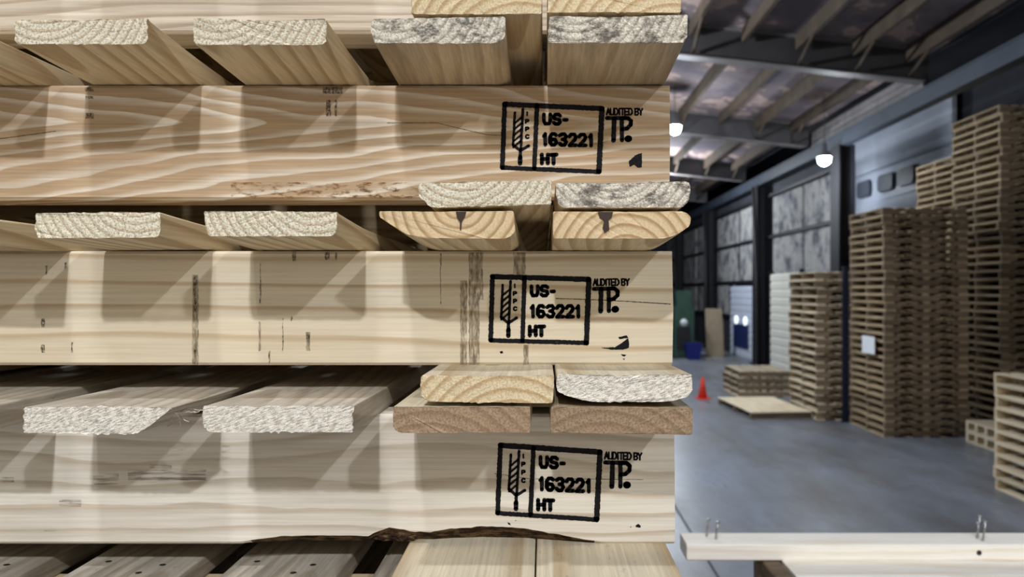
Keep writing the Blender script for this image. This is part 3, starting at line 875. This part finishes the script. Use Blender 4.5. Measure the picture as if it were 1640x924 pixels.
def text(mb, s, x0, x1, y0, y1, w, place, rnd, gap=0.28, shear=0.0, narrow='1I-'):
    ws = [0.55 if c in narrow else 1.0 for c in s]
    tot = sum(ws) + gap * (len(s) - 1)
    u = (x1 - x0 - w) / tot
    x = x0 + w / 2
    for c, cw in zip(s, ws):
        if c != ' ':
            for st in GL[c]:
                stroke(mb, [(x + px * cw * u, y0 + w/2 + py * (y1 - y0 - w) + shear * (x - x0)) for px, py in st], w, place, rnd, 0.25)
        x += (cw + gap) * u

def stamp(stringer, tl, tr, bl, seed, blot, ipc=True):
    """the stamp, drawn on the pixel grid of the lowest one and laid on this stringer"""
    TL, TR, BLc = Vector((801.2, 712.5)), Vector((961.0, 724.0)), Vector((800.5 - 4.5, 822.0))
    U, V = TR - TL, BLc - TL
    det = U.x * V.y - U.y * V.x
    tl, tr, bl = Vector(tl), Vector(tr), Vector(bl)
    rnd = random.Random(seed)
    zb = stringer.parent.location.z + 0.0175
    def place(p):
        d = Vector(p) - TL
        a = (d.x * V.y - d.y * V.x) / det
        b = (U.x * d.y - U.y * d.x) / det
        q = tl + (tr - tl) * a + (bl - tl) * b
        return (sx(q.x), -0.00025 - mb.dy, sz(q.y) - zb)
    sh = 11.5 / 159.6
    def new():
        m = MB(); m.dy = 0.0
        return m
    def done(name, m, label=None):
        me = m.mesh(name, [M_INK])
        link(name, me, stringer, label=label)
    mb = new()
    stroke(mb, [(801.5, 713), (961, 724)], 9.0, place, rnd, 0.5)
    stroke(mb, [(961, 724), (955.5, 832)], 9.0, place, rnd, 0.6)
    stroke(mb, [(955.5, 832), (797, 821.5)], 7.5, place, rnd, 0.5)
    stroke(mb, [(797, 821.5), (801.5, 713)], 8.0, place, rnd, 0.6)
    stroke(mb, [(854.5, 717), (849.5, 824)], 7.5, place, rnd, 0.5)
    done('stamp_frame', mb)
    mb = new(); mb.dy = 0.00005
    stroke(mb, [(831.4, 722), (827.6, 790)], 4.6, place, rnd)
    stroke(mb, [(818.2, 728), (815.0, 783)], 4.4, place, rnd)
    for k in range(5):
        y = 741 + k * 10.2
        stroke(mb, [(817.6 - k * 0.6, y + 5), (829.6 - k * 0.6, y - 5)], 3.6, place, rnd)
    stroke(mb, [(815.0, 783), (826.8, 793)], 5.0, place, rnd)
    stroke(mb, [(840.5, 785), (826.8, 793)], 5.0, place, rnd)
    stroke(mb, [(826.8, 793), (826.6, 806)], 5.5, place, rnd)
    stroke(mb, [(826.6, 804), (826.4, 815)], 7.5, place, rnd)
    done('wheat_emblem', mb)
    mb = new(); mb.dy = 0.00005
    for c, y in zip('IPPC', (726, 739, 752, 765)):
        text(mb, c, 834.5, 842.0, y, y + 8.5, 2.8, place, rnd, narrow='')
    text(mb, 'US-', 862.5, 907, 728.5, 751, 6.4, place, rnd, gap=0.55, shear=sh * 0.6)
    text(mb, '163221', 861, 948.5, 762, 787, 6.4, place, rnd, gap=0.48, shear=sh * 0.6)
    text(mb, 'HT', 858.5, 889.5, 797, 819, 6.8, place, rnd, gap=0.45, shear=sh * 0.6)
    done('lettering', mb)
    mb = new(); mb.dy = 0.00005
    text(mb, 'AUDITED BY', 967, 1029, 722.5, 736, 3.0, place, rnd, gap=0.18, shear=0.03, narrow='I ')
    stroke(mb, [(969, 740.5), (1000, 741)], 7.0, place, rnd)
    stroke(mb, [(981, 741), (979.8, 779)], 8.0, place, rnd)
    stroke(mb, [(993.6, 779), (993.4, 741), (1003, 741), (1008.5, 746), (1008, 753), (1002, 759), (994, 760)], 7.0, place, rnd)
    for r in (2.0, 5.0):
        c = [(1004 + math.cos(a) * r * 0.8, 776.5 + math.sin(a) * r * 0.7) for a in [j * math.pi / 5 for j in range(11)]]
        stroke(mb, c, 5.0, place, rnd, 0.2)
    done('auditor_mark', mb)
    for poly in blot:
        mb = MB()
        n = len(poly)
        pts = []
        for i in range(n):
            a, b = Vector(poly[i]), Vector(poly[(i+1) % n])
            k = max(1, int((b - a).length / 1.5))
            pts += [a + (b - a) * j / k + Vector((rnd.uniform(-.4, .4), rnd.uniform(-.4, .4))) for j in range(k)]
        mb.add([(sx(p.x), -0.00025, sz(p.y) - zb) for p in pts], [tuple(range(len(pts)))])
        link('ink_blot', mb.mesh('ink_blot', [M_INK]), stringer)

stamp(sB, (808, 166.5), (964, 174), (803.5, 269), 71,
      [[(1007, 258), (1018, 248), (1028, 245), (1028, 268), (1022, 269), (1016, 264), (1008, 267)]])
stamp(sC, (788.5, 442.5), (943, 447.5), (785, 545.5), 72,
      [[(963, 557), (985, 556), (997, 548), (1006, 541), (1008, 552), (1007, 557), (998, 560), (980, 560)],
       [(990, 540), (1004, 537), (1006, 541), (992, 543)], [(995, 567), (1003, 568), (1000, 571), (996, 570)], [(997, 574), (1001, 574), (999, 576)],
       [(800, 563), (804, 562), (806, 565), (802, 566)]])
stamp(sD, (801.2, 712.5), (961, 724), (796, 822), 73,
      [[(1018, 841), (1022, 839), (1026, 842), (1026, 845), (1019, 844)], [(1009, 843), (1011, 843), (1010, 845)],
       [(812, 835), (817, 838), (818, 841), (814, 839)], [(825, 833), (827, 832), (826, 835)]])

def marks(stringer, rects, mat, name):
    zb = stringer.parent.location.z + 0.0175
    for (x0, x1, y0, y1) in rects:
        m = MB()
        k = max(2, int((y1 - y0) / 6))
        rnd = random.Random(int(x0 * 7 + y0))
        vs = []
        for i in range(k + 1):
            y = y0 + (y1 - y0) * i / k
            vs += [(sx(x0 + rnd.uniform(-.8, .8)), -0.00012, sz(y) - zb), (sx(x1 + rnd.uniform(-.8, .8)), -0.00012, sz(y) - zb)]
        m.add(vs, [(2*i, 2*i+1, 2*i+3, 2*i+2) for i in range(k)])
        link(name, m.mesh(name, [mat]), stringer)
marks(sC, [(737, 748, 449, 584), (751, 768, 404, 584), (768, 774, 404, 480), (822, 842, 404, 440), (838, 847, 552, 584), (308, 318, 440, 584), (414, 418, 515, 562), (490, 497, 532, 562)], M_SCUFF, 'scuff_mark')
marks(sC, [(73, 76, 425, 440), (104, 107, 420, 430), (66, 72, 510, 524), (66, 72, 552, 565), (114, 117, 548, 565), (468, 474, 403, 418), (520, 528, 404, 416), (537, 540, 404, 416), (416, 418, 422, 486),
           (452, 454, 510, 562), (310, 315, 440, 500), (466, 468, 506, 514), (430, 433, 562, 582), (311, 314, 560, 584), (490, 497, 532, 543), (705, 706.5, 406, 487)], M_TICK, 'ink_tick')
marks(sB, [(136, 150, 140, 146), (137, 150, 154, 158), (137, 150, 181, 190), (517, 548, 139, 150), (522, 530, 160, 186), (536, 540, 160, 186)], M_TICK, 'ink_tick')
marks(sB, [(370, 660, 292, 318), (560, 670, 300, 316)], scuff_mat('rusty_speckle', rgb(138, 96, 52), 0.50, 0.68, 90.0, 260.0, 0.8), 'scuff_mark')
marks(sD, [(150, 190, 758, 776), (205, 330, 752, 772), (240, 275, 744, 750), (0, 22, 764, 772), (95, 130, 800, 812), (70, 90, 846, 851)], scuff_mat('grey_stain', rgb(96, 84, 74), 0.45, 0.66, 30.0, 400.0, 0.6), 'scuff_mark')
def crack(stringer, pts, w):
    zb = stringer.parent.location.z + 0.0175
    m = MB()
    rnd = random.Random(5)
    stroke(m, pts, w, lambda p: (sx(p[0]), -0.00018, sz(p[1]) - zb), rnd, w * 0.25, False)
    link('crack', m.mesh('crack', [M_CRACK]), stringer)
crack(sC, [(890, 478), (950, 480), (1010, 483), (1074, 487)], 1.1)
crack(sB, [(620, 197), (700, 197), (780, 216), (805, 217)], 0.7)
crack(sD, [(792, 758), (850, 767), (950, 767), (1030, 768)], 0.7)
crack(sB, [(0, 222), (40, 217), (90, 210)], 0.8)

# ------------------------------------------------------------------ the pallet being assembled on the right
bench_z = 1.240
bn = empty('assembly_bench', (1.32, 1.25, 0), 'steel framed work bench under the half built pallet', 'bench')
link('bench_top', box_mesh('bench_top', (-0.95, -0.52, bench_z - 0.04), (0.95, 0.52, bench_z), M_PLY, 0.004), bn)
for (ax, ay) in ((-0.88, -0.45), (0.88, -0.45), (-0.88, 0.45), (0.88, 0.45)):
    link('leg', box_mesh('bench_leg', (ax - 0.03, ay - 0.03, 0), (ax + 0.03, ay + 0.03, bench_z - 0.04), M_BENCH), bn)
M_NEW = lumber('fresh_pine', 'X', rgb(254, 250, 242), rgb(236, 220, 190), freq=40, pith=(0.0, -0.1), wob=0.02, contrast=0.45, fiber=0.15)
M_NEWY = lumber('fresh_pine_deck', 'X', rgb(254, 251, 244), rgb(236, 222, 198), freq=60, pith=(0.0, -0.1), wob=0.02, contrast=0.5, fiber=0.15)
up = empty('unfinished_pallet', (1.0, 1.66, bench_z), 'half built pallet of fresh pine with nails standing up, on the right', 'pallet')
ztop = CAMZ - (872 - PY) * 1.66 / F               # top of the loose two-by-four
def lmesh(name, a, b, mat): 
    m = MB(); m.bbox(a, b, 0.003); return m.mesh(name, [mat])
tz = ztop - bench_z
xl = (1100 - PX) / F * 1.66 - 1.0
link('crosspiece', lmesh('crosspiece', (xl, 0.0, tz - 0.038), (0.95, 0.082, tz), M_NEW), up, seed=3.0, tone=0.0)
dx = (1251 - PX) / F * 1.67 - 1.0
for k in range(4):
    y = -0.105 - k * 0.195
    link('deck_board', lmesh('deck_board_new', (dx, y, tz - 0.058), (0.95, y + 0.185, tz - 0.038), M_NEWY), up, seed=5.0 + k, tone=0.0)
link('bearer', lmesh('bearer', (dx - 0.045, -0.80, 0.0), (dx - 0.005, 0.075, tz - 0.040), M_BGX), up, seed=7.0, tone=-0.3, label='brown bearer')
link('bearer', lmesh('bearer', (dx + 0.5, -0.80, 0.0), (dx + 0.54, 0.075, tz - 0.058), M_BGX), up, seed=8.0, tone=-0.2)
link('bearer', lmesh('bearer', (0.86, -0.80, 0.0), (0.90, 0.075, tz - 0.058), M_BGX), up, seed=9.0, tone=-0.2)
for (px, y, h, lean) in ((1131, 0.055, 0.040, 0.006), (1146, 0.035, 0.040, 0.006), (1564, 0.052, 0.050, 0.009), (1564, 0.040, 0.036, 0.006), (1573, 0.024, 0.046, 0.009)):
    x = (px - PX) / F * (1.66 + y) - 1.0
    m = MB()
    m.tube([(0, 0, -0.005), (lean * 0.5, 0, h * 0.5), (lean, 0, h)], 0.0024, 8)
    m.tube([(lean, 0, h), (lean, 0, h + 0.002)], 0.0050, 10)
    link('nail', m.mesh('nail', [M_NAIL]), up, (x, y, tz))
m = MB()
m.tube([(0, 0, 0), (0, 0.004, 0)], 0.006, 12)
link('knot', m.mesh('knot', [M_RESIN]), up, ((1568 - PX) / F * 1.66 - 1.0, -0.001, tz - 0.019))

# ------------------------------------------------------------------ far pallets
def pallet_template(wx, wy, pitch, my, mx, notch=True):
    """stringers along x (three), boards along y; Empty at the base centre; meshes shared"""
    b = 0.0165
    h = pitch - 2 * b - 0.001
    root = bpy.data.objects.new('pallet', None)
    st = MB()
    prof = [(-wx/2, 0), (-wx/2, h)]
    top = [(wx/2, h), (wx/2, 0)]
    if notch:
        n0, n1, nh = wx * 0.15, wx * 0.32, h * 0.56
        bot = []
        for s in (1, -1):
            q = [(s * n1, 0), (s * (n1 - 0.02), nh), (s * (n0 + 0.02), nh), (s * n0, 0)]
            bot += q if s == 1 else list(reversed(q))
        poly = [(-wx/2, 0), (-n1, 0), (-(n1 - .02), nh), (-(n0 + .02), nh), (-n0, 0), (n0, 0), (n0 + .02, nh), (n1 - .02, nh), (n1, 0), (wx/2, 0), (wx/2, h), (-wx/2, h)]
    else:
        poly = [(-wx/2, 0), (wx/2, 0), (wx/2, h), (-wx/2, h)]
    k = len(poly)
    st.add([(x, -0.019, z + b) for x, z in poly] + [(x, 0.019, z + b) for x, z in poly],
           [tuple(range(k)), tuple(reversed(range(k, 2*k)))] + [(i, k+i, k+(i+1) % k, (i+1) % k) for i in range(k)])
    sme = st.mesh('far_stringer', [mx])
    bw = MB(); bw.bbox((-0.065, -wy/2, 0), (0.065, wy/2, b), 0.003)
    bme = bw.mesh('far_board', [my])
    bn_ = MB(); bn_.bbox((-0.045, -wy/2, 0), (0.045, wy/2, b), 0.003)
    nme = bn_.mesh('far_board_narrow', [my])
    spec = []
    for y in (-wy/2 + 0.022, 0.0, wy/2 - 0.022):
        spec.append(('stringer', sme, (0, y, 0)))
    xs = [-wx/2 + 0.065] + [-wx/2 + 0.065 + (wx - 0.13) * i / 6 for i in range(1, 6)] + [wx/2 - 0.065]
    for i, x in enumerate(xs):
        spec.append(('top_board', bme if i in (0, 6) else nme, (x, 0, b + h)))
    for i, x in enumerate([-wx/2 + 0.065, -0.1 * wx * 2.0, 0.0, 0.1 * wx * 2.0, wx/2 - 0.065]):
        spec.append(('bottom_board', bme if i in (0, 4) else nme, (x, 0, 0)))
    return spec

UNITS = ['', 'first', 'second', 'third', 'fourth', 'fifth', 'sixth', 'seventh', 'eighth', 'ninth', 'tenth', 'eleventh', 'twelfth', 'thirteenth', 'fourteenth', 'fifteenth', 'sixteenth', 'seventeenth', 'eighteenth', 'nineteenth']
def ordinal(n):
    if n < 20: return UNITS[n]
    t, u = divmod(n, 10)
    if u == 0: return {2: 'twentieth', 3: 'thirtieth', 4: 'fortieth'}[t]
    return {2: 'twenty', 3: 'thirty', 4: 'forty'}[t] + '-' + UNITS[u]

def stack(spec, x, y, n, pitch, desc, group, seed, jit=0.012, rz=0.0, tones=(-0.34, 0.22), toprange=None):
    rnd = random.Random(seed)
    tone = 0.0
    for k in range(n):
        top = n - k
        name = 'topmost' if top == 1 else ordinal(top) + ' from the top'
        if k == 0 and n > 1:
            name = 'lowest'
        r = empty('pallet', (x + rnd.gauss(0, jit), y + rnd.gauss(0, jit), k * pitch), 'wooden pallet, %s in the %s' % (name, desc), 'pallet', group, rz + rnd.gauss(0, 0.006))
        if k == 0 or rnd.random() < 0.3:
            tone = rnd.uniform(*tones)
        for (nm, me, loc) in spec:
            link(nm, me, r, loc, seed=rnd.uniform(0, 50), tone=tone + rnd.uniform(-0.10, 0.10))

# T1: stack with the white sheet, nearest of the tall ones
S1 = pallet_template(1.17, 1.10, 0.1103, M_BGY, M_BGX)
stack(S1, 4.74 + 0.585, 9.98 + 0.55, 29, 0.1103, 'stack with the white sheet', 'pallets in the stack with the white sheet', 101)
sh = MB(); sh.box((-0.002, -0.20, -0.125), (0.002, 0.20, 0.125))
sh.box((-0.0025, -0.12, 0.02), (-0.002, 0.12, 0.06), 1)
props(link('paper_sheet', sh.mesh('paper_sheet', [M_PAPER, M_PAPER]), None, (4.690, 10.36, CAMZ - 0.775)), label='white paper sheet on the left side of the tallest front stack', category='sheet')
# T2: narrow stack left of the blue post
S2 = pallet_template(1.15, 1.22, 0.1300, M_BGYL, M_BGX)
stack(S2, 4.30 + 0.575, 11.30 + 0.61, 18, 0.1300, 'stack left of the blue post', 'pallets in the stack left of the blue post', 102, tones=(-0.18, 0.05))
# T3 and T4: the very tall stacks in the recess
S3 = pallet_template(1.17, 1.25, 0.1230, M_BGY, M_BGX)
stack(S3, 6.78 + 0.585, 10.65 + 0.625, 39, 0.1230, 'tallest stack at the right edge', 'pallets in the tallest stack', 103)
stack(S3, 6.90 + 0.585, 12.03 + 0.625, 35, 0.1230, 'stack behind the tallest stack', 'pallets in the stack behind the tallest', 104)
# T5: pale stack in front at the right edge
S5 = pallet_template(1.05, 1.00, 0.1195, M_BGYL, M_BGXL, notch=False)
stack(S5, 4.65 + 0.525, 7.40 - 0.50, 10, 0.1195, 'pale low stack at the right edge', 'pallets in the pale low stack', 105, tones=(-0.05, 0.10), jit=0.006)
# G1: low stack by the cone
S6 = pallet_template(0.98, 1.15, 0.1250, M_BGYL, M_BGX, notch=False)
stack(S6, 3.74 + 0.49, 13.75 + 0.575, 4, 0.1250, 'low stack behind the flat pallet', 'pallets in the low stack', 106)
# G2: single wide pallet with a pale sheet deck, flat on the floor
gp = empty('flat_pallet', (3.72, 12.2, 0), 'single wide pallet with a pale sheet deck lying on the floor', 'pallet', rz=math.radians(5))
for y in (-0.75, 0.0, 0.75):
    link('stringer', box_mesh('flat_stringer', (-0.50, y - 0.03, 0.0), (0.50, y + 0.03, 0.10), M_BGX), gp, seed=y, tone=-0.3)
for x in (-0.38, -0.13, 0.13, 0.38):
    link('deck_sheet', box_mesh('deck_sheet', (x - 0.122, -0.80, 0.10), (x + 0.122, 0.80, 0.12), M_BGYL, 0.003), gp, seed=x * 9, tone=0.25)
# T6: two shallow crates with many blocks, and a pale carton on top
def crate(z, label):
    c = empty('crate', (6.02, 9.28, z), label, 'crate', 'low crates')
    link('deck', box_mesh('crate_deck', (-0.30, -0.44, 0.120), (0.30, 0.44, 0.145), M_BGYL), c, seed=1.0, tone=-0.05)
    link('deck', box_mesh('crate_deck', (-0.30, -0.44, 0.0), (0.30, 0.44, 0.022), M_BGYL), c, seed=2.0, tone=-0.1)
    for y in (-0.41, -0.21, 0.0, 0.21, 0.41):
        link('block', box_mesh('crate_block', (-0.30, y - 0.03, 0.022), (0.30, y + 0.03, 0.120), M_BGYL), c, seed=y, tone=-0.1)
crate(0.0, 'lower low wooden crate beside the pale low stack')
crate(0.146, 'upper low wooden crate beside the pale low stack')
bx = empty('carton', (5.98, 9.05, 0.292), 'pale carton standing on the low wooden crates', 'carton')
link('body', box_mesh('carton_body', (-0.16, -0.16, 0.0), (0.16, 0.16, 0.34), M_CARTON, 0.004), bx)
link('tape', box_mesh('carton_tape', (-0.025, -0.161, 0.341), (0.025, 0.161, 0.343), M_PLY), bx)

# blue upright between the two stacks
po = empty('rack_upright', (4.70, 11.17, 0), 'dark blue upright between the two pallet stacks', 'post')
m = MB(); m.box((-0.04, -0.03, 0.006), (0.04, -0.025, 2.42)); m.box((-0.04, -0.025, 0.006), (-0.035, 0.03, 2.42)); m.box((0.035, -0.025, 0.006), (0.04, 0.03, 2.42))
link('upright', m.mesh('upright', [M_POST]), po)
link('foot_plate', box_mesh('foot_plate', (-0.07, -0.06, 0), (0.07, 0.06, 0.006), M_POST), po)

# traffic cone
co = empty('traffic_cone', (3.02, 13.6, 0), 'small orange traffic cone on the floor left of the flat pallet', 'cone')
link('base', box_mesh('cone_base', (-0.13, -0.13, 0), (0.13, 0.13, 0.02), M_ORANGE, 0.01), co)
m = MB(); m.tube([(0, 0, 0.02), (0, 0, 0.40)], 0.09, 20, r2=0.022)
link('body', m.mesh('cone_body', [M_ORANGE]), co)

# machine, bin and board by the far columns
gm = empty('green_machine', (4.25, 22.0, 0), 'tall dark green machine near the far columns', 'machine')
link('cabinet', box_mesh('machine_cabinet', (-0.30, -0.3, 0.05), (0.32, 0.3, 1.55), M_GREEN, 0.02), gm)
link('head', box_mesh('machine_head', (-0.20, -0.25, 1.55), (0.26, 0.2, 2.05), M_GREEN, 0.04), gm)
link('door_panel', box_mesh('machine_panel', (-0.22, -0.32, 0.25), (0.2, -0.3, 0.95), M_DARK, 0.01), gm)
m = MB(); m.tube([(0.0, -0.33, 1.08), (0.0, -0.3, 1.08)], 0.11, 20)
link('gauge', m.mesh('machine_gauge', [M_GAUGE]), gm, label='round white gauge')
link('foot', box_mesh('machine_foot', (-0.30, -0.3, 0), (0.32, 0.3, 0.05), M_DARK), gm)
bi = empty('bin', (4.46, 21.4, 0), 'blue plastic bin in front of the green machine', 'bin')
m = MB()
m.add([(-.17,-.17,0),(.17,-.17,0),(.17,.17,0),(-.17,.17,0),(-.23,-.23,.48),(.23,-.23,.48),(.23,.23,.48),(-.23,.23,.48),(-.20,-.20,.48),(.20,-.20,.48),(.20,.20,.48),(-.20,.20,.48),(-.15,-.15,.03),(.15,-.15,.03),(.15,.15,.03),(-.15,.15,.03)],
      [(0,3,2,1),(0,1,5,4),(1,2,6,5),(2,3,7,6),(3,0,4,7),(4,5,9,8),(5,6,10,9),(6,7,11,10),(7,4,8,11),(8,9,13,12),(9,10,14,13),(10,11,15,14),(11,8,12,15),(12,13,14,15)])
link('tub', m.mesh('bin_tub', [M_BIN]), bi)
link('rim', box_mesh('bin_rim', (-0.24, -0.24, 0.455), (0.24, -0.23, 0.49), M_BIN), bi)
pl = empty('plywood_sheet', (5.35, 22.2, 0), 'tan plywood sheets leaning by the white roller door', 'board')
link('sheet', box_mesh('sheet', (-0.30, -0.012, 0), (0.22, 0.012, 1.5), M_PLY), pl, rot=(math.radians(-8), 0, 0))
link('sheet', box_mesh('sheet', (-0.26, 0.02, 0), (0.26, 0.044, 1.2), M_PLY), pl, rot=(math.radians(-8), 0, 0))
